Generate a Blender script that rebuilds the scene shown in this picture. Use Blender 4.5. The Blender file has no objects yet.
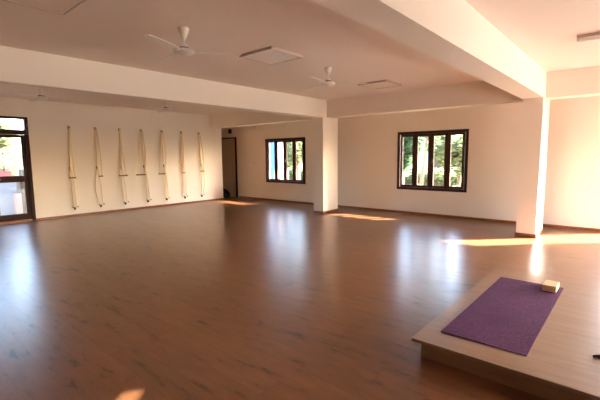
import bpy, bmesh, math, random
from mathutils import Vector, Matrix
R = math.radians
scene = bpy.context.scene
COL = scene.collection

# ------------------------------------------------------------------ helpers
class MB:
    """collects shapes, builds ONE mesh object"""
    def __init__(s): s.bm = bmesh.new()
    def box(s, x0, x1, y0, y1, z0, z1, bevel=0, seg=2):
        r = bmesh.ops.create_cube(s.bm, size=1)
        vs = r['verts']
        bmesh.ops.scale(s.bm, verts=vs, vec=(x1-x0, y1-y0, z1-z0))
        bmesh.ops.translate(s.bm, verts=vs, vec=((x0+x1)/2, (y0+y1)/2, (z0+z1)/2))
        if bevel:
            es = list({e for v in vs for e in v.link_edges})
            bmesh.ops.bevel(s.bm, geom=es, offset=bevel, segments=seg, affect='EDGES', profile=.5)
        return s
    def lathe(s, prof, c=(0, 0, 0), seg=24, axis='z'):
        rings = []
        for r, z in prof:
            ring = []
            for i in range(seg):
                a = 2*math.pi*i/seg
                p = (r*math.cos(a), r*math.sin(a), z)
                if axis == 'x': p = (z, r*math.cos(a), r*math.sin(a))
                if axis == 'y': p = (r*math.cos(a), z, r*math.sin(a))
                ring.append(s.bm.verts.new(Vector(p)+Vector(c)))
            rings.append(ring)
        for a, b in zip(rings, rings[1:]):
            for i in range(seg):
                s.bm.faces.new((a[i], a[(i+1) % seg], b[(i+1) % seg], b[i]))
        s.bm.faces.new(rings[0][::-1]); s.bm.faces.new(rings[-1])
        return s
    def tube(s, pts, r, seg=8, closed=False, r1=None):
        pts = [Vector(p) for p in pts]; n = len(pts); rings = []
        up = Vector((0.13, 0.21, 0.97)).normalized()
        for i, p in enumerate(pts):
            a = pts[i-1] if (i or closed) else p
            b = pts[(i+1) % n] if (i < n-1 or closed) else p
            t = (b-a).normalized()
            if abs(t.dot(up)) > .95: up2 = Vector((.97, .1, .2)).normalized()
            else: up2 = up
            u = t.cross(up2).normalized(); v = t.cross(u).normalized()
            rr = r if r1 is None else r+(r1-r)*i/max(n-1, 1)
            rings.append([s.bm.verts.new(p+rr*(math.cos(2*math.pi*k/seg)*u+math.sin(2*math.pi*k/seg)*v)) for k in range(seg)])
        rng = range(n if closed else n-1)
        for i in rng:
            a, b = rings[i], rings[(i+1) % n]
            # align ring start to avoid twisting
            off = min(range(seg), key=lambda o: sum((a[k].co-b[(k+o) % seg].co).length for k in range(0, seg, 2)))
            for k in range(seg):
                s.bm.faces.new((a[k], a[(k+1) % seg], b[(k+1+off) % seg], b[(k+off) % seg]))
        if not closed:
            s.bm.faces.new(rings[0][::-1]); s.bm.faces.new(rings[-1])
        return s
    def prism(s, poly, z0, z1):
        b = [s.bm.verts.new((x, y, z0)) for x, y in poly]; t = [s.bm.verts.new((x, y, z1)) for x, y in poly]
        n = len(poly)
        for i in range(n): s.bm.faces.new((b[i], b[(i+1) % n], t[(i+1) % n], t[i]))
        s.bm.faces.new(b[::-1]); s.bm.faces.new(t)
        return s
    def xf(s, m): bmesh.ops.transform(s.bm, matrix=m, verts=s.bm.verts); return s
    def build(s, name, mat, parent=None, loc=None, smooth=False):
        bmesh.ops.recalc_face_normals(s.bm, faces=s.bm.faces)
        me = bpy.data.meshes.new(name); s.bm.to_mesh(me); s.bm.free()
        if smooth:
            for p in me.polygons: p.use_smooth = True
            try: me.set_sharp_from_angle(angle=R(40))
            except Exception: pass
        o = bpy.data.objects.new(name, me); COL.objects.link(o)
        me.materials.append(mat)
        if parent: o.parent = parent
        if loc: o.location = loc
        return o

def tag(o, label, cat=None, group=None, kind=None):
    o['label'] = label
    if cat: o['category'] = cat
    if group: o['group'] = group
    if kind: o['kind'] = kind
    return o
def thing(name, label, cat, loc=(0, 0, 0), group=None, rz=0):
    o = bpy.data.objects.new(name, None); COL.objects.link(o)
    o.location = loc; o.rotation_euler.z = rz; o.empty_display_size = .1
    return tag(o, label, cat, group)
def struct(o, label=None, cat=None):
    o['kind'] = 'structure'
    if label: o['label'] = label
    if cat: o['category'] = cat
    return o
def kids(o): return [c for c in bpy.data.objects if c.parent == o]
def copy_tree(o, parent=None):
    c = o.copy(); COL.objects.link(c)
    if parent: c.parent = parent
    for ch in kids(o): copy_tree(ch, c)
    return c

# ------------------------------------------------------------------ materials
def newmat(name):
    m = bpy.data.materials.new(name); m.use_nodes = True
    nt = m.node_tree
    b = nt.nodes['Principled BSDF']
    return m, nt, b
def N(nt, t, **kw):
    n = nt.nodes.new(t)
    for k, v in kw.items():
        if k.startswith('i_'): n.inputs[k[2:].replace('_', ' ')].default_value = v
        else: setattr(n, k, v)
    return n
def lin(c):
    f = lambda v: v/12.92 if v <= .04045 else ((v+.055)/1.055)**2.4
    return (f(c[0]/255), f(c[1]/255), f(c[2]/255), 1)
def simple(name, rgb, rough=.6, metal=0, var=.06, scale=8, bump=0, bscale=60, spec=.5):
    m, nt, b = newmat(name)
    tc = N(nt, 'ShaderNodeTexCoord'); no = N(nt, 'ShaderNodeTexNoise'); no.inputs['Scale'].default_value = scale
    no.inputs['Detail'].default_value = 4
    nt.links.new(tc.outputs['Object'], no.inputs['Vector'])
    c = lin(rgb)
    mx = N(nt, 'ShaderNodeMix', data_type='RGBA')
    mx.inputs[6].default_value = (*[max(0, v*(1-var)) for v in c[:3]], 1)
    mx.inputs[7].default_value = (*[min(1, v*(1+var)) for v in c[:3]], 1)
    nt.links.new(no.outputs['Fac'], mx.inputs[0]); nt.links.new(mx.outputs[2], b.inputs['Base Color'])
    b.inputs['Roughness'].default_value = rough; b.inputs['Metallic'].default_value = metal
    b.inputs['Specular IOR Level'].default_value = spec
    if bump:
        n2 = N(nt, 'ShaderNodeTexNoise'); n2.inputs['Scale'].default_value = bscale
        nt.links.new(tc.outputs['Object'], n2.inputs['Vector'])
        bp = N(nt, 'ShaderNodeBump'); bp.inputs['Strength'].default_value = bump; bp.inputs['Distance'].default_value = .01
        nt.links.new(n2.outputs['Fac'], bp.inputs['Height']); nt.links.new(bp.outputs['Normal'], b.inputs['Normal'])
    return m
def wood(name, dark, light, rough=.4, scale=(3, 40, 40), spec=.5, bump=.05):
    m, nt, b = newmat(name)
    tc = N(nt, 'ShaderNodeTexCoord'); mp = N(nt, 'ShaderNodeMapping'); mp.inputs['Scale'].default_value = scale
    nt.links.new(tc.outputs['Object'], mp.inputs['Vector'])
    no = N(nt, 'ShaderNodeTexNoise'); no.inputs['Scale'].default_value = 1; no.inputs['Detail'].default_value = 6; no.inputs['Distortion'].default_value = .6
    nt.links.new(mp.outputs['Vector'], no.inputs['Vector'])
    cr = N(nt, 'ShaderNodeValToRGB')
    cr.color_ramp.elements[0].position = .3; cr.color_ramp.elements[0].color = lin(dark)
    cr.color_ramp.elements[1].position = .72; cr.color_ramp.elements[1].color = lin(light)
    nt.links.new(no.outputs['Fac'], cr.inputs['Fac']); nt.links.new(cr.outputs['Color'], b.inputs['Base Color'])
    b.inputs['Roughness'].default_value = rough; b.inputs['Specular IOR Level'].default_value = spec
    bp = N(nt, 'ShaderNodeBump'); bp.inputs['Strength'].default_value = bump; bp.inputs['Distance'].default_value = .005
    nt.links.new(no.outputs['Fac'], bp.inputs['Height']); nt.links.new(bp.outputs['Normal'], b.inputs['Normal'])
    return m
def floor_mat():
    m, nt, b = newmat('laminate_floor')
    tc = N(nt, 'ShaderNodeTexCoord')
    br = N(nt, 'ShaderNodeTexBrick', offset=.37, squash=1)
    br.inputs['Scale'].default_value = 1; br.inputs['Brick Width'].default_value = 1.25; br.inputs['Row Height'].default_value = .195
    br.inputs['Mortar Size'].default_value = .002; br.inputs['Mortar Smooth'].default_value = .3; br.inputs['Bias'].default_value = 0
    br.inputs['Color1'].default_value = (.42, .42, .42, 1); br.inputs['Color2'].default_value = (.60, .60, .60, 1); br.inputs['Mortar'].default_value = (.2, .2, .2, 1)
    nt.links.new(tc.outputs['Object'], br.inputs['Vector'])
    mp = N(nt, 'ShaderNodeMapping'); mp.inputs['Scale'].default_value = (3.2, 11, 1)
    nt.links.new(tc.outputs['Object'], mp.inputs['Vector'])
    no = N(nt, 'ShaderNodeTexNoise'); no.inputs['Scale'].default_value = 1; no.inputs['Detail'].default_value = 7; no.inputs['Roughness'].default_value = .66; no.inputs['Distortion'].default_value = .25
    # shift the grain per plank
    ad = N(nt, 'ShaderNodeVectorMath', operation='MULTIPLY_ADD'); ad.inputs[1].default_value = (37, 23, 11)
    nt.links.new(br.outputs['Color'], ad.inputs[0]); nt.links.new(mp.outputs['Vector'], ad.inputs[2])
    nt.links.new(ad.outputs['Vector'], no.inputs['Vector'])
    cr = N(nt, 'ShaderNodeValToRGB'); e = cr.color_ramp.elements
    e[0].position = .32; e[0].color = lin(FLOOR_D); e[1].position = .75; e[1].color = lin(FLOOR_L)
    k = cr.color_ramp.elements.new(.42); k.color = lin(FLOOR_M)
    nt.links.new(no.outputs['Fac'], cr.inputs['Fac'])
    mul = N(nt, 'ShaderNodeMix', data_type='RGBA', blend_type='MULTIPLY'); mul.inputs[0].default_value = .6
    sc = N(nt, 'ShaderNodeMix', data_type='RGBA', blend_type='MULTIPLY'); sc.inputs[0].default_value = 1; sc.inputs[7].default_value = (1.9, 1.9, 1.9, 1)
    nt.links.new(br.outputs['Color'], sc.inputs[6])
    nt.links.new(cr.outputs['Color'], mul.inputs[6]); nt.links.new(sc.outputs[2], mul.inputs[7])
    nt.links.new(mul.outputs[2], b.inputs['Base Color'])
    b.inputs['Specular IOR Level'].default_value = .5
    b.inputs['Coat Weight'].default_value = .3; b.inputs['Coat Roughness'].default_value = .28
    n3 = N(nt, 'ShaderNodeTexNoise'); n3.inputs['Scale'].default_value = 5; nt.links.new(tc.outputs['Object'], n3.inputs['Vector'])
    mr = N(nt, 'ShaderNodeMapRange'); mr.inputs['To Min'].default_value = .277; mr.inputs['To Max'].default_value = .30
    nt.links.new(n3.outputs['Fac'], mr.inputs['Value']); nt.links.new(mr.outputs['Result'], b.inputs['Roughness'])
    return m
def glass_mat(name='window_glass', tint=(1, 1, 1)):
    m = bpy.data.materials.new(name); m.use_nodes = True; nt = m.node_tree; nt.nodes.clear()
    out = N(nt, 'ShaderNodeOutputMaterial'); mix = N(nt, 'ShaderNodeMixShader')
    tr = N(nt, 'ShaderNodeBsdfTransparent'); tr.inputs['Color'].default_value = (*tint, 1)
    gl = N(nt, 'ShaderNodeBsdfGlossy'); gl.inputs['Roughness'].default_value = .02
    lw = N(nt, 'ShaderNodeLayerWeight'); pw = N(nt, 'ShaderNodeMath', operation='POWER'); pw.inputs[1].default_value = 5
    nt.links.new(lw.outputs['Facing'], pw.inputs[0])
    fr = N(nt, 'ShaderNodeMath', operation='MULTIPLY_ADD'); fr.inputs[1].default_value = .96; fr.inputs[2].default_value = .03
    nt.links.new(pw.outputs[0], fr.inputs[0])
    nt.links.new(fr.outputs[0], mix.inputs[0]); nt.links.new(tr.outputs[0], mix.inputs[1]); nt.links.new(gl.outputs[0], mix.inputs[2])
    nt.links.new(mix.outputs[0], out.inputs['Surface'])
    return m
def leaf_mat(name, a, b_, tl=.5):
    m = bpy.data.materials.new(name); m.use_nodes = True; nt = m.node_tree; nt.nodes.clear()
    out = N(nt, 'ShaderNodeOutputMaterial'); mix = N(nt, 'ShaderNodeMixShader'); mix.inputs[0].default_value = tl
    d = N(nt, 'ShaderNodeBsdfDiffuse'); t = N(nt, 'ShaderNodeBsdfTranslucent')
    tc = N(nt, 'ShaderNodeTexCoord'); no = N(nt, 'ShaderNodeTexNoise'); no.inputs['Scale'].default_value = 1.7
    cr = N(nt, 'ShaderNodeValToRGB'); cr.color_ramp.elements[0].position = .35; cr.color_ramp.elements[1].position = .65
    cr.color_ramp.elements[0].color = lin(a); cr.color_ramp.elements[1].color = lin(b_)
    nt.links.new(tc.outputs['Object'], no.inputs['Vector']); nt.links.new(no.outputs['Fac'], cr.inputs['Fac'])
    nt.links.new(cr.outputs[0], d.inputs['Color']); nt.links.new(cr.outputs[0], t.inputs['Color'])
    nt.links.new(d.outputs[0], mix.inputs[1]); nt.links.new(t.outputs[0], mix.inputs[2]); nt.links.new(mix.outputs[0], out.inputs['Surface'])
    return m

def mat_material():
    m, nt, b = newmat('purple_foam')
    tc = N(nt, 'ShaderNodeTexCoord')
    n1 = N(nt, 'ShaderNodeTexNoise'); n1.inputs['Scale'].default_value = 80; n1.inputs['Detail'].default_value = 3
    n2 = N(nt, 'ShaderNodeTexNoise'); n2.inputs['Scale'].default_value = 9; n2.inputs['Detail'].default_value = 5
    for n in (n1, n2): nt.links.new(tc.outputs['Object'], n.inputs['Vector'])
    cr = N(nt, 'ShaderNodeValToRGB'); e = cr.color_ramp.elements
    e[0].position = .34; e[0].color = lin((66, 36, 70)); e[1].position = .7; e[1].color = lin((102, 62, 106))
    nt.links.new(n1.outputs['Fac'], cr.inputs['Fac'])
    last = cr.outputs['Color']
    # two worn, darkened places where hands and feet rest
    for (x, y, r) in WORN:
        d = N(nt, 'ShaderNodeVectorMath', operation='DISTANCE'); d.inputs[1].default_value = (x, y, 0)
        nt.links.new(tc.outputs['Object'], d.inputs[0])
        ad = N(nt, 'ShaderNodeMath', operation='MULTIPLY_ADD'); ad.inputs[1].default_value = .22
        nt.links.new(n2.outputs['Fac'], ad.inputs[0]); nt.links.new(d.outputs['Value'], ad.inputs[2])
        mr = N(nt, 'ShaderNodeMapRange'); mr.inputs['From Min'].default_value = .12; mr.inputs['From Max'].default_value = r+.12
        mr.inputs['To Min'].default_value = .5; mr.inputs['To Max'].default_value = 0
        nt.links.new(ad.outputs[0], mr.inputs['Value'])
        mx = N(nt, 'ShaderNodeMix', data_type='RGBA'); mx.inputs[7].default_value = lin((62, 30, 62))
        nt.links.new(mr.outputs['Result'], mx.inputs[0]); nt.links.new(last, mx.inputs[6]); last = mx.outputs[2]
    nt.links.new(last, b.inputs['Base Color']); b.inputs['Roughness'].default_value = .9; b.inputs['Specular IOR Level'].default_value = .15
    bp = N(nt, 'ShaderNodeBump'); bp.inputs['Strength'].default_value = .15; bp.inputs['Distance'].default_value = .003
    nt.links.new(n1.outputs['Fac'], bp.inputs['Height']); nt.links.new(bp.outputs['Normal'], b.inputs['Normal'])
    return m
WORN = [(.24, 1.30, .17), (.28, .50, .17)]
FLOOR_D, FLOOR_M, FLOOR_L = (52, 30, 18), (110, 71, 43), (132, 88, 56)
M = dict(
    wall=simple('cream_wall_paint', (240, 228, 216), .7, var=.02, scale=1.2, bump=.02, bscale=90, spec=.25),
    ceil=simple('ceiling_paint', (238, 222, 212), .8, var=.02, scale=1, bump=.02, bscale=80, spec=.2),
    floor=floor_mat(),
    skirt=wood('skirting_wood', (116, 66, 34), (160, 96, 52), .4, (4, 4, 40)),
    frame=wood('dark_window_wood', (40, 20, 15), (84, 42, 28), .55, (30, 30, 4), spec=.2),
    doorframe=simple('dark_brown_door_paint', (56, 30, 25), .6, var=.12, spec=.2),
    doorleaf=wood('brown_door_board', (206, 180, 152), (218, 192, 164), .5, (30, 30, 2)),
    white=simple('white_enamel', (228, 220, 210), .35, var=.02),
    tubewhite=simple('white_lamp_glass', (246, 243, 238), .3, var=.01),
    offwhite=simple('offwhite_plastic', (232, 214, 200), .5, var=.02),
    greytrim=simple('grey_metal_trim', (196, 178, 166), .45, var=.05),
    mat=mat_material(),
    rope=simple('cotton_rope', (240, 222, 190), .9, var=.12, scale=90, bump=.15, bscale=200, spec=.1),
    dark=simple('dark_iron', (52, 42, 36), .5, var=.1),
    handle=wood('rope_handle_wood', (92, 66, 42), (130, 98, 66), .5, (40, 40, 8)),
    ply=wood('platform_plywood', (122, 98, 80), (142, 116, 96), .33, (2, 16, 16), bump=.03),
    plyside=wood('platform_side_board', (118, 88, 66), (136, 104, 80), .45, (2, 16, 16), bump=.03),
    cork=wood('pine_block_wood', (192, 164, 120), (222, 200, 160), .55, (14, 60, 60)),
    black=simple('black_rubber', (26, 22, 26), .55, var=.1),
    bag=simple('dark_blue_canvas', (36, 40, 56), .85, var=.25, bump=.2, bscale=80),
    glass=glass_mat(),
    ground=simple('pale_concrete_ground', (176, 168, 152), .9, var=.15, scale=1.5),
    paleground=simple('white_paving', (178, 172, 164), .9, var=.06, scale=1.5),
    grass=simple('dry_grass_ground', (84, 90, 56), .95, var=.3, scale=2),
    bark=simple('tree_bark', (112, 92, 74), .9, var=.25, scale=12, bump=.4),
    leafa=leaf_mat('leaf_mid_green', (70, 86, 58), (108, 122, 84)),
    leafb=leaf_mat('leaf_yellow_green', (98, 106, 72), (142, 146, 104)),
    leafc=leaf_mat('leaf_dark_green', (48, 74, 54), (84, 110, 78)),
    parapet=simple('grey_white_plaster', (150, 156, 170), .85, var=.05),
    outwall=simple('white_outdoor_plaster', (200, 204, 212), .85, var=.04),
    brownwall=simple('brown_outdoor_wall', (86, 66, 54), .85, var=.12),
    blue=simple('blue_sheet', (52, 112, 196), .6, var=.12, scale=3),
    red=simple('red_paint', (196, 44, 66), .5, var=.08),
    roofm=simple('roof_sheet', (150, 140, 130), .8, var=.08),
    pink=simple('pinkish_clay', (176, 138, 132), .8, var=.08),
)

# ------------------------------------------------------------------ measures (camera fit)
XL = -10.94            # rope wall
YB = 9.27              # back wall
XR = 3.2              # right wall (behind / beside the camera)
YF = -2.6              # wall behind the camera
H = 2.89; ZB = 2.457   # ceiling, beam underside
X1, W1 = -6.037, .313; X2, W2 = -1.283, .315
YC, DC = 7.873, .646; YS = 8.03
YR = 8.5               # end of the rope wall
T = .2

# ------------------------------------------------------------------ room shell
def wall_with_holes(axis, pos0, pos1, a0, a1, z0, z1, holes):
    """axis 'x': wall runs along x, thickness in y from pos0 to pos1; holes (a,b,za,zb)"""
    m = MB()
    def bx(a, b, za, zb):
        if b-a < 1e-4 or zb-za < 1e-4: return
        if axis == 'x': m.box(a, b, pos0, pos1, za, zb)
        else: m.box(pos0, pos1, a, b, za, zb)
    holes = sorted(holes); cur = a0
    for a, b, za, zb in holes:
        bx(cur, a, z0, z1); bx(a, b, z0, za); bx(a, b, zb, z1); cur = b
    bx(cur, a1, z0, z1)
    return m

WIN = [(-9.554, -7.794), (-4.687, -2.935)]; WZ = (.619, 2.074)
D2 = (-12.05, -11.06, 2.2)      # brown door in the back wall, seen past the rope wall's end
D3 = (-.20, .92, 2.15)          # glazed door in the back wall, right of the frame
D1 = (1.3, 2.836, 2.467)        # glazed door in the rope wall
EW = [(4.2, 6.4, .3, 2.05), (6.7, 9.0, .3, 2.05)]
SUN_HOLE_X, SUN_HOLE_Y = 1.69, 5.01   # unseen ceiling hole, added to let in the small sun spot

struct(MB().box(-12.5, XR+T, YF-T, YB+T, -.12, 0).build('floor', M['floor']), 'glossy reddish brown laminate plank floor of the hall')
m = MB(); hs = .2
m.box(-12.5, SUN_HOLE_X-hs, YF-T, YB+T, H, H+.1); m.box(SUN_HOLE_X+hs, XR+T, YF-T, YB+T, H, H+.1)
m.box(SUN_HOLE_X-hs, SUN_HOLE_X+hs, YF-T, SUN_HOLE_Y-hs, H, H+.1); m.box(SUN_HOLE_X-hs, SUN_HOLE_X+hs, SUN_HOLE_Y+hs, YB+T, H, H+.1)
struct(m.build('ceiling', M['ceil']), 'pale painted ceiling between the beams')
struct(wall_with_holes('y', XL-T, XL, YF, YR, 0, H, [(D1[0], D1[1], 0, D1[2])]).build('wall_left', M['wall']), 'cream left wall hung with ropes')
struct(wall_with_holes('x', YB, YB+T, -12.5, XR+T, 0, H, [(D2[0], D2[1], 0, D2[2]), (*WIN[0], *WZ), (*WIN[1], *WZ), (D3[0], D3[1], 0, D3[2])]).build('wall_back', M['wall']), 'cream back wall with two dark framed windows')
struct(wall_with_holes('y', XR, XR+T, YF, YB, 0, H, EW).build('wall_right', M['wall']), 'cream wall on the right side of the hall')
struct(MB().box(XL-T, XR+T, YF-T, YF, 0, H).build('wall_front', M['wall']), 'cream wall behind the camera')
m = MB(); m.box(-12.5, -12.3, 7.6, YB, 0, H); m.box(-12.3, XL-T, 7.6, 7.75, 0, H)
struct(m.build('wall_passage', M['wall']), 'shaded wall of the passage past the end of the rope wall')

m = MB()
m.box(-.4, .4, .035, .4, 0, .02); m.box(-.4, .4, -.4, -.035, 0, .02); m.box(-.4, -.12, -.035, .035, 0, .02); m.box(.12, .4, -.035, .035, 0, .02)
m.xf(Matrix.Rotation(R(-45), 4, 'Z'))
struct(m.build('sun_slot_plate', M['roofm'], None, (SUN_HOLE_X, SUN_HOLE_Y, H+.1)), 'unseen added plate whose slot shapes the small sun spot', 'sun slot')  # added over the ceiling hole; the slot shapes the sun spot

# columns with their skirting
def column(x0, x1, label):
    c = MB().box(x0, x1, YC, YC+DC, 0, ZB).build('column', M['wall'])
    struct(c, label, 'column')
    s = .012; m = MB()
    m.box(x0-s, x1+s, YC-s, YC, 0, .066); m.box(x0-s, x1+s, YC+DC, YC+DC+s, 0, .066)
    m.box(x0-s, x0, YC, YC+DC, 0, .066); m.box(x1, x1+s, YC, YC+DC, 0, .066)
    m.build('baseboard', M['skirt'], c)
column(X1-W1, X1, 'square cream column between the two back windows')
column(X2-W2, X2, 'square cream column right of the wide back window, edge blazing in sun')
# beams
def beam(b, label): struct(MB().box(*b).build('ceiling_beam', M['wall']), label, 'beam')
beam((X1-W1, X1, YF, YC+DC-.002, ZB, H), 'long ceiling beam running over the left half of the hall to the middle column')
beam((X2-W2, X2, YF, YC+DC-.002, ZB, H), 'long ceiling beam from top centre to the right column')
beam((-12.3, X1-W1, YS, YS+.3, ZB, H), 'cross beam from rope wall to the middle column')
beam((X1, X2-W2, YS, YS+.3, ZB, H), 'cross beam between the two columns')
beam((X2, XR, YS, YS+.3, ZB, H), 'cross beam right of the right column')

# skirting boards
struct(MB().box(XL, XL+.014, D1[1], YR, 0, .056).build('baseboard_left', M['skirt']), 'brown skirting along the rope wall')
m = MB(); m.box(XL-T-.0, XL+.014, YR, YR+.014, 0, .056)
struct(m.build('trim_1', M['skirt']), 'brown skirting on the end of the rope wall')
m = MB(); m.box(D2[1]+.07, D3[0], YB-.014, YB, 0, .056)
struct(m.build('baseboard_back', M['skirt']), 'brown skirting along the back wall')

# ------------------------------------------------------------------ windows
def window(n, x0, x1, label):
    w = bpy.data.objects.new('window_%d' % n, None); COL.objects.link(w); w.location = (x0, YB, WZ[0]); struct(w, label)
    W, Hh = x1-x0, WZ[1]-WZ[0]; f = .065; y0, y1 = -.015, .075
    m = MB(); m.box(0, W, y0, y1, 0, f, .004); m.box(0, W, y0, y1, Hh-f, Hh, .004)
    m.box(0, f, y0, y1, f, Hh-f, .004); m.box(W-f, W, y0, y1, f, Hh-f, .004)
    bay = (W-2*f)/4
    for k in (1, 2, 3): m.box(f+bay*k-.012, f+bay*k+.012, y0+.015, y1, f, Hh-f)
    m.build('window_frame', M['frame'], w)
    for k in range(4):
        a = f+bay*k+.013; b = f+bay*(k+1)-.013; s = .058; z0, z1 = f+.003, Hh-f-.003; yy0, yy1 = .0, .04
        q = MB(); q.box(a, a+s, yy0, yy1, z0, z1, .004); q.box(b-s, b, yy0, yy1, z0, z1, .004)
        q.box(a+s, b-s, yy0, yy1, z0, z0+s, .004); q.box(a+s, b-s, yy0, yy1, z1-s, z1, .004)
        so = q.build('sash', M['frame'], w)
        MB().box(a+s-.004, b-s+.004, .016, .022, z0+s-.004, z1-s+.004).build('pane', M['glass'], so)
        if k in (1, 2):
            hx = b-s/2 if k == 1 else a+s/2
            h = MB(); h.box(hx-.009, hx+.009, -.012, 0, Hh/2-.05, Hh/2+.05, .003); h.box(hx-.006, hx+.006, -.04, -.01, Hh/2-.012, Hh/2+.012, .003); h.box(hx-.008, hx+.008, -.046, -.034, Hh/2-.07, Hh/2+.012, .003)
            h.build('handle', M['dark'], so)
window(1, *WIN[0], 'dark wooden four-pane window left of the middle column')
window(2, *WIN[1], 'dark wooden four-pane window between the two columns')

# windows out of the frame on the right wall: frame plus glass
for i, (a, b, z0, z1) in enumerate(EW):
    w = bpy.data.objects.new('window_%d' % (i+3), None); COL.objects.link(w); w.location = (XR, a, z0); struct(w, 'side window in the right wall')
    L, Hh = b-a, z1-z0
    m = MB(); f = .06
    m.box(.06, .14, 0, L, 0, f); m.box(.06, .14, 0, L, Hh-f, Hh)
    for t in (0, L/2-f/2, L-f): m.box(.06, .14, t, t+f, f, Hh-f)
    fr = m.build('window_frame', M['frame'], w)
    MB().box(.095, .101, f, L-f, f, Hh-f).build('pane', M['glass'], w)

# ------------------------------------------------------------------ doors
# glazed door in the rope wall
d = bpy.data.objects.new('door_1', None); COL.objects.link(d); d.location = (XL, D1[0], 0); struct(d, 'glazed dark brown double door at the left edge with a light above')
L, Hh = D1[1]-D1[0], D1[2]; J = .07; x0, x1 = -.11, .012
m = MB(); m.box(x0, x1, 0, J, 0, Hh, .004); m.box(x0, x1, L-J, L, 0, Hh, .004); m.box(x0, x1, J, L-J, Hh-.05, Hh, .004)
m.box(x0, x1, J, L-J, 2.06, 2.17, .004)
m.build('door_frame', M['doorframe'], d)
MB().box(-.05, -.044, J, L-J, 2.17, Hh-.05).build('pane', M['glass'], d)
MB().box(x0, .03, J, L-J, 0, .05, .004).build('threshold', M['skirt'], d)
half = (L-2*J)/2
for k in range(2):
    a = J+half*k+.003; b = J+half*(k+1)-.003; s = .085
    q = MB()
    q.box(-.075, -.03, a, a+s, .055, 2.055, .004); q.box(-.075, -.03, b-s, b, .055, 2.055, .004)
    q.box(-.075, -.03, a+s, b-s, .055, .2, .004); q.box(-.075, -.03, a+s, b-s, .95, 1.10, .004); q.box(-.075, -.03, a+s, b-s, 1.985, 2.055, .004)
    lf = q.build('door_leaf', M['doorframe'], d)
    MB().box(-.055, -.049, a+s-.004, b-s+.004, .196, .954).build('pane', M['glass'], lf)
    MB().box(-.055, -.049, a+s-.004, b-s+.004, 1.096, 1.99).build('pane', M['glass'], lf)
    hy = b-s/2 if k == 0 else a+s/2
    h = MB(); h.box(-.03, -.022, hy-.02, hy+.02, .93, 1.13, .003); h.tube([(-.03, hy, 1.03), (.02, hy, 1.03), (.02, hy+(-.1 if k == 0 else .1), 1.03)], .008)
    h.build('door_handle', M['greytrim'], lf)
# brown door in the back wall, past the rope wall's end
d = bpy.data.objects.new('door_2', None); COL.objects.link(d); d.location = (D2[0], YB, 0); struct(d, 'closed brown door with a dark frame past the rope wall')
L, Hh = D2[1]-D2[0], D2[2]; J = .075
m = MB(); m.box(-.0, J, -.03, .1, 0, Hh, .003); m.box(L-J, L, -.03, .1, 0, Hh, .003); m.box(J, L-J, -.012, .1, Hh-.04, Hh, .003)
m.build('door_frame', M['doorframe'], d)
lf = MB().box(J+.003, L-J-.003, .02, .06, .001, Hh-.043).build('door_leaf', M['doorleaf'], d)
m = MB(); m.lathe([(.012, 0), (.012, -.04), (.026, -.045), (.026, -.07), (.01, -.075)], (.14, .02, 1.0), 12, 'y'); m.build('door_knob', M['dark'], lf)
# glazed door in the back wall, right of the frame
d = bpy.data.objects.new('door_3', None); COL.objects.link(d); d.location = (D3[0], YB, 0); struct(d, 'glazed garden door right of the frame')
L, Hh = D3[1]-D3[0], D3[2]; J = .05
m = MB(); m.box(0, J, .05, .12, 0, Hh); m.box(L-J, L, .05, .12, 0, Hh); m.box(J, L-J, .05, .12, Hh-J, Hh)
m.build('door_frame', M['doorframe'], d)
MB().box(J, L-J, .08, .086, .02, Hh-J).build('pane', M['glass'], d)

# ------------------------------------------------------------------ ceiling fans
def blade(ang):
    m = MB(); prof = []
    L = .62; top = []; bot = []
    n = 8
    for i in range(n+1):
        t = i/n; x = .10+t*(L-.10)
        w = .042+.010*math.sin(math.pi*min(1, t*1.05)) - (.012 if i == n else 0)
        if i == 0: w = .03
        tilt = R(2)
        for sgn, lst in ((1, top), (-1, bot)):
            lst.append((x, sgn*w*math.cos(tilt), sgn*w*math.sin(tilt)))
    h = .003
    V = [[m.bm.verts.new((p[0], p[1], p[2]+dz)) for p in l] for dz in (h, -h) for l in (top, bot)]
    tt, tb, bt, bb = V
    for i in range(n):
        m.bm.faces.new((tt[i], tt[i+1], tb[i+1], tb[i])); m.bm.faces.new((bt[i], bb[i], bb[i+1], bt[i+1]))
        m.bm.faces.new((tt[i], bt[i], bt[i+1], tt[i+1])); m.bm.faces.new((tb[i], tb[i+1], bb[i+1], bb[i]))
    m.bm.faces.new((tt[0], tb[0], bb[0], bt[0])); m.bm.faces.new((tt[n], bt[n], bb[n], tb[n]))
    return m.xf(Matrix.Rotation(R(ang), 4, 'Z'))
def make_fan():
    t = thing('ceiling_fan', '', 'fan')
    # base of the thing = lowest point (motor underside); ceiling is .275 above
    m = MB().lathe([(.022, .155), (.03, .17), (.058, .235), (.062, .266), (.062, .274)], (0, 0, 0)); m.build('canopy', M['white'], t, smooth=True)
    m = MB().lathe([(.012, .07), (.012, .17)], seg=12); m.build('downrod', M['white'], t, smooth=True)
    m = MB().lathe([(.02, .12), (.035, .1), (.045, .065), (.05, .062), (.05, .055), (.1, .045), (.112, .03), (.112, .016), (.1, .006), (.07, .0), (.045, -.012), (.01, -.016)][::-1]); m.build('motor', M['white'], t, smooth=True)
    MB().lathe([(.051, .05), (.053, .052), (.053, .066), (.051, .068)]).build('motor_ring', M['dark'], t, smooth=True)
    for k in range(3): 
        b = blade(120*k); b.xf(Matrix.Translation((0, 0, .024))); bo = b.build('blade', M['white'], t)
        q = MB(); q.box(.06, .17, -.014, .014, .012, .0205, .002); q.box(.13, .17, -.03, .03, .014, .0205, .002)
        q.xf(Matrix.Rotation(R(120*k), 4, 'Z')); q.build('blade_bracket', M['white'], bo)
    return t
fan = make_fan()
ZF = H-.274
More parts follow.
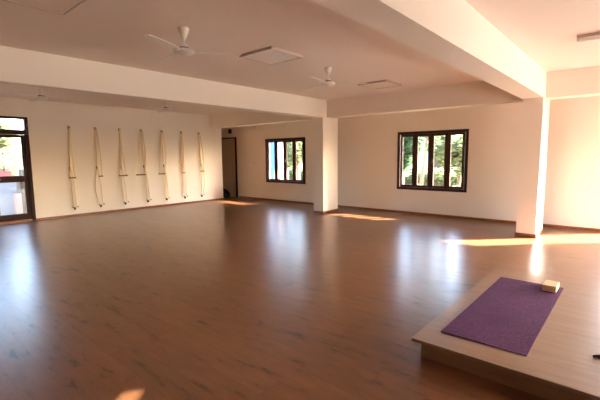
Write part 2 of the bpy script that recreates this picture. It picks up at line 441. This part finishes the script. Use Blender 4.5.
FANS = [((-3.82, 2.5), -66, 'white three-blade ceiling fan nearest the top left, left of the first square panel'),
        ((-3.82, 5.12), -79, 'white ceiling fan in the middle bay between the two square panels'),
        ((-8.65, 2.5), 62, 'white ceiling fan hanging beyond the long beam, above the glazed door'),
        ((-8.65, 5.1), 48, 'white ceiling fan hanging beyond the long beam, above the middle ropes')]
for i, ((x, y), a, lab) in enumerate(FANS):
    o = fan if i == 0 else copy_tree(fan)
    o.location = (x, y, ZF); o.rotation_euler.z = R(a); tag(o, lab, 'fan', 'white ceiling fans')

# ceiling panels
def make_panel():
    t = thing('ceiling_panel', '', 'ceiling panel')
    s = .31; z0 = 0; z1 = .035
    m = MB(); f = .014
    m.box(-s, s, -s, -s+f, z0, z1); m.box(-s, s, s-f, s, z0, z1); m.box(-s, -s+f, -s+f, s-f, z0, z1); m.box(s-f, s, -s+f, s-f, z0, z1)
    m.build('panel_frame', M['greytrim'], t)
    MB().box(-s+f, s-f, -s+f, s-f, z0+.006, z1).build('diffuser', M['offwhite'], t)
    return t
pan = make_panel()
for i, (x, y, lab) in enumerate([(-3.92, 3.95, 'square flat white ceiling panel right of the nearest fan'),
                                 (-3.92, 1.16, 'square ceiling panel cut by the top left edge of the picture'),
                                 (-3.92, 6.95, 'far square ceiling panel beside the second fan, near the cross beam')]):
    o = pan if i == 0 else copy_tree(pan)
    o.location = (x, y, H-.035); tag(o, lab, 'ceiling panel', 'square ceiling panels')

# tube light
t = thing('tube_light', 'long white batten light on the ceiling at the right edge', 'light', (-.64, 5.82, H-.075))
MB().box(0, 1.2, -.03, .03, .042, .075, .003).build('batten', M['greytrim'], t)
m = MB().tube([(.02, 0, .016), (1.18, 0, .016)], .029, 16); m.build('lamp_tube', M['tubewhite'], t, smooth=True)
for x in (0, 1.175): MB().box(x, x+.025, -.026, .026, -.002, .05, .003).build('end_cap', M['white'], t)

# ------------------------------------------------------------------ wall ropes
rng = random.Random(4)
def arc(p, q, sag, n=10, out=0):
    """points from p to q hanging with a sideways sag (y) and outward bulge (x)"""
    p, q = Vector(p), Vector(q); r = []
    for i in range(n+1):
        t = i/n; v = p.lerp(q, t); k = math.sin(math.pi*t)
        r.append((v.x+out*k, v.y+sag*k, v.z))
    return r
def hookparts(name, z, t, y=0):
    m = MB(); m.box(.0, .008, y-.025, y+.025, z-.035, z+.035, .003); pl = m.build(name, M['dark'], t)
    m = MB(); m.tube([(.008, y, z+.012), (.05, y, z+.012), (.06, y, z+.0), (.05, y, z-.016), (.03, y, z-.02)], .007, 8)
    m.build('hook_prong', M['dark'], pl)
    return pl
ROPES = [  # y, mid offset, handle y-range, handle z, low offset, upper splay, extra side loop
    (3.71, -.04, (-.09, .06), 1.00, .0, .03, 0),
    (4.34, -.01, (-.01, .10), 1.01, .02, -.05, -.14),
    (4.98, -.01, (-.10, .14), 1.00, .05, .05, -.05),
    (5.61, .03, (-.24, .05), 1.00, .10, -.06, 0),
    (6.26, .02, (-.20, .03), 1.00, .06, -.10, 0),
    (6.92, .0, (-.06, .06), 1.00, .04, .05, 0),
    (7.57, .05, (-.01, .14), 1.03, .03, -.06, .08)]
ORD = ['first', 'second', 'third', 'fourth', 'fifth', 'sixth', 'seventh and last']
for i, (y, mo, hr, hz, lo, sp, side) in enumerate(ROPES):
    t = thing('wall_rope', 'looped pale yoga wall rope, %s counted from the glazed door' % ORD[i], 'yoga rope', (XL, y, 0), 'yoga ropes on the left wall')
    hookparts('top_hook', 2.27, t); hookparts('middle_hook', 1.24, t, mo); hookparts('bottom_hook', .205, t, lo)
    m = MB()
    hc = (hr[0]+hr[1])/2
    for j in range(4):
        s = (j-1.5)*.011
        tgt = (.045, mo+s, 1.235) if j in (1, 2) else (.05, (hr[0] if j == 0 else hr[1])*.8, hz)
        m.tube(arc((.045+.006*(j % 2), s, 2.258), tgt, sp*(.25+.16*j)*(1 if j < 3 else -.6)+rng.uniform(-.01, .01), 12, .015), .0145, 6)
    # loop round the hook and knot over the middle hook
    m.tube([(.045, .024*math.cos(a), 2.262+.024*math.sin(a)) for a in [k*math.pi/8 for k in range(16)]], .009, 6, True)
    m.lathe([(.008, -.045), (.024, -.03), (.03, -.005), (.026, .02), (.012, .045)], (.055, mo, 1.20), 10)
    m.build('upper_rope', M['rope'], t, smooth=True)
    m = MB().tube([(.055, hr[0], hz+.004), (.055, hc, hz), (.055, hr[1], hz+.002)], .017, 10)
    m.build('handle', M['handle'], t, smooth=True)
    m = MB()
    for j in range(2):
        sg = (-1, 1)[j]
        m.tube(arc((.05, mo+sg*.012, 1.19), (.05, lo+sg*.03, .25), (sg*.012+.6*(side if (side < 0) == (sg < 0) else 0)), 14, .012), .014, 6)
    m.tube(arc((.05, lo-.05, .25), (.05, lo+.05, .25), 0, 6, .01), .011, 6)
    m.build('lower_rope', M['rope'], t, smooth=True)
    MB().tube([(.05, lo-.07, .246), (.05, lo+.08, .250)], .014, 8).build('bottom_handle', M['handle'], t, smooth=True)

# small fittings on the back wall
def wall_hook(x, z, lab):
    m = MB(); m.lathe([(.022, 0), (.022, -.012), (.01, -.016), (.01, -.05), (.02, -.054), (.02, -.066)], (0, 0, 0), 12, 'y')
    tag(m.build('wall_hook', M['greytrim'], None, (x, YB, z), True), lab, 'hook', 'hooks above the left window')
wall_hook(-10.06, 2.47, 'small round wall hook up left of the left back window')
wall_hook(-8.64, 2.46, 'small round wall hook above the right half of the left back window')
t = thing('light_switch', 'small cream switch plate on the wall left of the left window', 'switch', (-10.17, YB, 1.22))
MB().box(-.045, .045, -.01, 0, 0, .09, .004).build('switch_plate', M['offwhite'], t)
MB().box(-.012, .012, -.016, -.009, .028, .062, .003).build('rocker', M['white'], t)
m = MB(); m.lathe([(.09, 0), (.09, -.03), (.082, -.04), (.068, -.04), (.066, -.012)], (0, 0, 0), 24, 'y'); v = m.build('round_vent', M['doorframe'], None, (-11.40, YB, 2.42), True)
tag(v, 'round dark wall vent above the brown door past the rope wall', 'vent')

# bag and bottle by the brown door
m = MB(); bmesh.ops.create_uvsphere(m.bm, u_segments=24, v_segments=16, radius=1)
r2 = random.Random(2)
for v in m.bm.verts:
    c = v.co; k = 1+.12*math.sin(5*c.x+2*c.z)+.1*math.sin(4*c.y+3*c.x)
    z = c.z*.15+.15; z = max(z, 0)
    v.co = Vector((c.x*.34*k, c.y*.17*k, z*(1.0+.25*c.x*0-.35*c.x)))
t = thing('bag', 'dark slumped cloth bag on the floor before the brown door', 'bag', (-11.52, 9.0, 0))
m.build('bag_body', M['bag'], t, smooth=True)
MB().tube([(-.16, .0, .33), (-.1, -.06, .40), (0, -.08, .40), (.08, -.04, .30), (.1, 0, .24)], .012, 8).build('strap', M['bag'], t, smooth=True)
t = thing('bottle', 'tiny white bottle left of the dark bag', 'bottle', (-11.55, 8.72, 0))
m = MB().lathe([(.03, 0), (.034, .01), (.034, .14), (.015, .17), (.015, .18)], (0, 0, 0), 14); m.build('bottle_body', M['white'], t, smooth=True)
MB().lathe([(.018, .178), (.018, .205), (.015, .208)], (0, 0, 0), 14).build('cap', M['white'], t, smooth=True)

# ------------------------------------------------------------------ platform, mat, block
ZP = .15; PX0, PX1, PY0, PY1 = -1.183, .72, 2.61, 4.91
t = thing('wooden_platform', 'low plywood teaching platform at the lower right', 'platform', (PX0, PY0, 0))
LX, LY = PX1-PX0, PY1-PY0
MB().box(0, LX, 0, LY, ZP-.026, ZP, .004).build('platform_top', M['ply'], t)
m = MB(); i0 = .055; th = .025
m.box(i0, LX-i0, i0, i0+th, 0, ZP-.026); m.box(i0, LX-i0, LY-i0-th, LY-i0, 0, ZP-.026)
m.box(i0, i0+th, i0+th, LY-i0-th, 0, ZP-.026); m.box(LX-i0-th, LX-i0, i0+th, LY-i0-th, 0, ZP-.026)
m.build('platform_base', M['plyside'], t)
# mat: slightly uneven thin slab
mx0, mx1, my0, my1 = -1.049, -.474, 2.844, 4.577
m = MB(); nx, ny = 12, 34; rows = []
r3 = random.Random(7)
for k, zz in ((0, .0), (1, .006)):
    g = []
    for i in range(nx+1):
        row = []
        for j in range(ny+1):
            x = (mx1-mx0)*i/nx; y = (my1-my0)*j/ny
            w = .0015*math.sin(3.1*x+1)*math.sin(2.7*y+.4)+.001*math.sin(11*x+7*y)
            e = .004 if (i in (0, nx) or j in (0, ny)) else 0
            z = .0005 if k == 0 else zz+max(0, w)
            row.append(m.bm.verts.new((x+0, y, z)))
        g.append(row)
    rows.append(g)
for k in (0, 1):
    for i in range(nx):
        for j in range(ny):
            g = rows[k]; m.bm.faces.new((g[i][j], g[i+1][j], g[i+1][j+1], g[i][j+1]))
a, b = rows
for j in range(ny):
    m.bm.faces.new((a[0][j], a[0][j+1], b[0][j+1], b[0][j])); m.bm.faces.new((a[nx][j], a[nx][j+1], b[nx][j+1], b[nx][j]))
for i in range(nx):
    m.bm.faces.new((a[i][0], a[i+1][0], b[i+1][0], b[i][0])); m.bm.faces.new((a[i][ny], a[i+1][ny], b[i+1][ny], b[i][ny]))
mm = m.build('yoga_mat', M['mat'], None, (mx0, my0, ZP), True)
tag(mm, 'purple yoga mat lying flat on the wooden platform', 'yoga mat')
m = MB().box(0, .118, 0, .2, 0, .062, .006, 3)
tag(m.build('yoga_block', M['cork'], None, (-.625, 4.345, ZP+.0085)), 'pale wooden yoga block on the far right corner of the purple mat', 'yoga block')
# dark pointed thing at the picture's right edge
m = MB(); n = 14; pts = []
for i in range(n+1):
    tt = i/n; pts.append((.30*tt, .0+.02*math.sin(2*tt), .012+.012*tt))
prev = None; seg = 12
for i in range(n+1):
    tt = i/n; w = .045*math.sqrt(max(tt, .002))*(1-.35*max(0, tt-.6)); h = .004+.016*math.sqrt(tt)
    ring = [m.bm.verts.new((pts[i][0], pts[i][1]+w*math.cos(2*math.pi*k/seg), h+h*math.sin(2*math.pi*k/seg))) for k in range(seg)]
    if prev:
        for k in range(seg): m.bm.faces.new((prev[k], prev[(k+1) % seg], ring[(k+1) % seg], ring[k]))
    else: m.bm.faces.new(ring[::-1])
    prev = ring
m.bm.faces.new(prev)
o = m.build('sandal', M['black'], None, (-.137, 3.13, ZP+.0005), True); o.rotation_euler.z = R(8)
tag(o, 'black tapered tip of an item on the platform at the right edge', 'footwear')

# ------------------------------------------------------------------ outdoors
struct(MB().box(-60, 60, -40, 70, -.35, -.25).build('ground', M['grass']), 'pale dry grass outside', 'ground')
m = MB(); m.box(XR+T, 12, YF-6, YB+1.5, -.25, -.12)
struct(m.build('side_terrace', M['paleground']), 'pale paved terrace outside on the right', 'terrace')
m = MB(); m.box(-19, -12.5, -6, 7.4, -.25, -.10)
struct(m.build('front_terrace', M['ground']), 'pale paved terrace outside the glazed door', 'terrace')
# unseen slabs added to block the sun at the right and back windows
struct(MB().box(XR+T, XR+2.95, 1.6, YB+.1, 2.36, 2.42).build('sun_blocker_right', M['roofm']), 'unseen added slab keeping sun off the right windows', 'roof')
struct(MB().box(-12.5, -.28, YB+T, YB+1.95, 2.50, 2.56).build('sun_blocker_back', M['roofm']), 'unseen added slab cutting the sun above the back window sills', 'roof')

def crown_mesh(name, mat, parent, rx, ry, rz, n, leaf, seed, clumps=14):
    rr = random.Random(seed); m = MB()
    cl = []
    for _ in range(clumps):
        while True:
            p = Vector((rr.uniform(-1, 1), rr.uniform(-1, 1), rr.uniform(-1, 1)))
            if p.length < 1: break
        cl.append((Vector((p.x*rx*.75, p.y*ry*.75, p.z*rz*.75)), rr.uniform(.3, .5)))
    for _ in range(n):
        c, s = rr.choice(cl)
        v = Vector((rr.gauss(0, 1), rr.gauss(0, 1), rr.gauss(0, 1))).normalized()*rr.uniform(.5, 1)**.5
        p = c+Vector((v.x*s*rx, v.y*s*ry, v.z*s*rz))
        q = Matrix.Rotation(rr.uniform(0, 6.3), 3, 'Z') @ Matrix.Rotation(rr.uniform(-1.2, 1.2), 3, 'X')
        l = leaf*rr.uniform(.7, 1.3); w = l*.42
        P = [(-l, 0, 0), (-.3*l, -w, .1*l), (.5*l, -w*.8, .08*l), (l, 0, -.1*l), (.5*l, w*.8, .08*l), (-.3*l, w, .1*l)]
        vs = [m.bm.verts.new(p+q @ Vector(t)) for t in P]
        m.bm.faces.new((vs[0], vs[1], vs[2], vs[3])); m.bm.faces.new((vs[0], vs[3], vs[4], vs[5]))
    me_o = bpy.data.meshes.new(name); m.bm.to_mesh(me_o); m.bm.free(); me_o.materials.append(mat)
    o = bpy.data.objects.new(name, me_o); COL.objects.link(o); o.parent = parent
    return o
GZ = -.25
def tree(x, y, h, r, mat, lab, seed, lean=0, low=.35, leaf=.13, n=2600, grp='trees outside the windows'):
    t = thing('tree', lab, 'tree', (x, y, GZ), grp)
    MB().tube([(0, 0, 0), (lean*.3, .05, h*.3), (lean*.6, 0, h*.55), (lean, .1, h*.8)], .09, 8, r1=.035).build('trunk', M['bark'], t, smooth=True)
    c = crown_mesh('crown', mat, t, r, r, h*(1-low)/2, n, leaf, seed)
    c.location = (lean*.8, 0, h*low+h*(1-low)/2)
    return t
def shrub(x, y, r, h, mat, lab, seed, n=1400, leaf=.09):
    t = thing('shrub', lab, 'shrub', (x, y, GZ), 'shrubs outside')
    MB().tube([(0, 0, 0), (.05, 0, h*.5)], .03, 6, r1=.015).build('stem', M['bark'], t)
    c = crown_mesh('foliage', mat, t, r, r, h/2, n, leaf, seed, 9); c.location = (0, 0, h/2)
# seen through the left back window (W1)
tree(-13.9, 15.0, 3.0, .75, M['leafa'], 'mid green low tree seen through the third pane of the left back window', 11)
tree(-11.9, 13.6, 2.9, .6, M['leafb'], 'yellow green low tree seen through the right pane of the left back window', 12)
tree(-16.6, 17.6, 3.4, 1.2, M['leafb'], 'pale tree behind the white pillar outside the left back window', 13)
tree(-17.7, 20.8, 3.5, .9, M['leafc'], 'dark green low tree far behind the right panes of the left back window', 15)
o = MB().box(0, .62, 0, .04, 0, 2.7).build('hanging_sheet', M['blue'], None, (-12.98, 12.55, GZ)); tag(o, 'blue sheet standing outside the leftmost pane of the left window', 'sheet')
m = MB().box(-.22, .22, -.1, .1, 0, 2.8, .01); m.xf(Matrix.Rotation(R(6), 4, 'Y')); o = m.build('white_pillar', M['outwall'], None, (-11.95, 12.3, GZ)); tag(o, 'leaning white pillar seen through the second pane of the left window', 'pillar')
# seen through the middle window (W2)
tree(-7.25, 14.8, 3.0, .8, M['leafc'], 'bluish green low tree filling the left pane of the middle window', 21)
tree(-6.0, 13.6, 3.6, .6, M['leafa'], 'slim tree with thin leaning trunk in the second pane of the middle window', 22, .35, .55, .09, 700)
tree(-5.0, 14.9, 2.9, .72, M['leafb'], 'yellow green low tree in the right pane of the middle window', 23, .0, .3, .13, 1500)
tree(-11.4, 21.5, 3.8, 1.1, M['leafb'], 'pale tree far behind in the middle window', 24)
shrub(-4.25, 12.6, .5, .95, M['leafb'], 'low pale bush under the right pane of the middle window', 25, 900)
shrub(-5.35, 12.0, .5, .9, M['leafa'], 'low green bush low in the second pane of the middle window', 26, 900)
t = thing('house', 'small white house seen through the third pane of the middle window', 'house', (-8.3, 21.5, GZ))
MB().box(-.9, .9, -.1, 3, 0, 2.6).build('house_wall', M['outwall'], t)
m = MB(); vs = [m.bm.verts.new(p) for p in ((-1.1, -.3, 2.6), (1.1, -.3, 2.6), (1.1, 3.2, 2.6), (-1.1, 3.2, 2.6), (-1.1, 1.4, 3.3), (1.1, 1.4, 3.3))]
for f in ((0, 1, 5, 4), (2, 3, 4, 5), (1, 2, 5), (3, 0, 4), (3, 2, 1, 0)): m.bm.faces.new([vs[k] for k in f])
m.build('roof', M['roofm'], t)
MB().box(-.3, .3, -.13, -.1, 1.0, 1.9).build('shutter', M['brownwall'], t)
t = thing('hedge', 'long low green hedge across the bottom of the middle window view', 'hedge', (-7.0, 16.9, GZ))
crown_mesh('foliage', M['leafb'], t, 3.6, .5, .62, 4200, .10, 41, 40).location = (0, 0, .6)
t = thing('hedge', 'long low hedge behind the low trees of the left back window', 'hedge', (-15.2, 16.3, GZ))
crown_mesh('foliage', M['leafa'], t, 2.8, .5, .62, 3600, .10, 42, 40).location = (0, 0, .6)
# outside the left glazed door
tree(-9.3, 18.7, 3.2, .9, M['leafa'], 'green low tree farther back in the left pane of the middle window', 27)
tree(-6.9, 18.9, 3.1, .9, M['leafb'], 'yellow green tree far behind the two right panes of the middle window', 28)
o = MB().box(-.1, .1, -4, 0, 0, 1.06, .01).build('parapet', M['parapet'], None, (-13.5, 3.07, -.10)); tag(o, 'low white parapet outside the glazed door', 'low wall')
o = MB().box(-.25, .25, 0, .6, 0, 1.06, .01).build('brown_cabinet', M['brownwall'], None, (-13.6, 3.14, -.10)); tag(o, 'dark brown cabinet right of the white parapet outside the glazed door', 'cabinet')
o = MB().box(-.14, .14, 0, .14, 0, .62, .01).build('clay_post', M['pink'], None, (-13.2, 2.95, -.10)); tag(o, 'short pinkish post before the parapet outside the glazed door', 'post')
t = thing('planter', 'red planter box on the white parapet outside the glazed door', 'planter', (-13.5, 1.9, .96))
MB().box(-.1, .1, 0, 1.08, 0, .2, .01).build('trough', M['red'], t)
crown_mesh('plants', M['leafb'], t, .16, .5, .1, 300, .05, 5).location = (0, .54, .28)
o = MB().box(-.2, .2, 0, .5, 0, .24, .02).build('grey_box', M['dark'], None, (-13.6, 3.15, .96)); tag(o, 'dark grey box on the brown cabinet outside the glazed door', 'box')
tree(-17.0, 3.35, 3.0, 1.0, M['leafb'], 'yellow green low tree seen through the upper glass of the left door', 31)
tree(-18.6, 5.9, 3.2, 1.0, M['leafa'], 'green low tree behind, hidden partly by the left door frame', 32)
tree(-20.6, 3.3, 3.6, 1.2, M['leafc'], 'dark tree farthest behind the left door glass', 33)
# ------------------------------------------------------------------ light
SUN_EL = math.atan(.53)
sd = bpy.data.lights.new('sun', 'SUN'); sd.energy = SUN_E = 15; sd.angle = R(.6); sd.color = (1, .95, .90)
so = bpy.data.objects.new('sun', sd); COL.objects.link(so)
dirv = Vector((-.7071, -.7071, -.53)).normalized()      # light travels this way
so.rotation_euler = dirv.to_track_quat('-Z', 'Y').to_euler(); so.location = (6, 16, 8)
w = bpy.data.worlds.new('sky'); scene.world = w; w.use_nodes = True; nt = w.node_tree
bg = nt.nodes['Background']
sk = N(nt, 'ShaderNodeTexSky', sky_type='NISHITA', sun_disc=False, sun_elevation=SUN_EL, sun_rotation=R(45), air_density=1.0, dust_density=2.0)
nt.links.new(sk.outputs[0], bg.inputs['Color']); bg.inputs['Strength'].default_value = .5
def portal(x, y, z, sx, sy, rot):
    l = bpy.data.lights.new('daylight_portal', 'AREA'); l.shape = 'RECTANGLE'; l.size = sx; l.size_y = sy; l.cycles.is_portal = True
    o = bpy.data.objects.new('daylight_portal', l); COL.objects.link(o); o.location = (x, y, z); o.rotation_euler = rot
for a, b in WIN: portal((a+b)/2, YB+.15, sum(WZ)/2, b-a, WZ[1]-WZ[0], (R(-90), 0, 0))
portal((D3[0]+D3[1])/2, YB+.15, D3[2]/2, D3[1]-D3[0], D3[2], (R(-90), 0, 0))
for a, b, z0, z1 in EW: portal(XR+.16, (a+b)/2, (z0+z1)/2, z1-z0, b-a, (0, R(90), 0))
portal(XL-.16, (D1[0]+D1[1])/2, D1[2]/2, D1[2], D1[1]-D1[0], (0, R(-90), 0))

# ------------------------------------------------------------------ camera
cd = bpy.data.cameras.new('camera'); cam = bpy.data.objects.new('camera', cd); COL.objects.link(cam)
cd.sensor_width = 36; cd.lens = 387.888*36/600; cd.clip_start = .05
pi_, ya, ro = R(-6.4911), R(40.9235), R(-.5734)
fw = Vector((-math.sin(ya)*math.cos(pi_), math.cos(ya)*math.cos(pi_), math.sin(pi_)))
r_ = Vector((math.cos(ya), math.sin(ya), 0)); u_ = r_.cross(fw)
r2_ = math.cos(ro)*r_+math.sin(ro)*u_; u2_ = -math.sin(ro)*r_+math.cos(ro)*u_
mw = Matrix.Identity(4)
for k in range(3): mw[k][0] = r2_[k]; mw[k][1] = u2_[k]; mw[k][2] = -fw[k]
mw.translation = Vector((0, 0, 1.5)); cam.matrix_world = mw
scene.camera = cam

vs = scene.view_settings
vs.view_transform = 'Standard'; vs.look = 'None'; vs.gamma = 1; vs.use_curve_mapping = False
vs.exposure = 3.12
scene.cycles.max_bounces = 12; scene.cycles.diffuse_bounces = 8; scene.cycles.transparent_max_bounces = 16
scene.cycles.use_denoising = True
scene.cycles.sample_clamp_indirect = 6
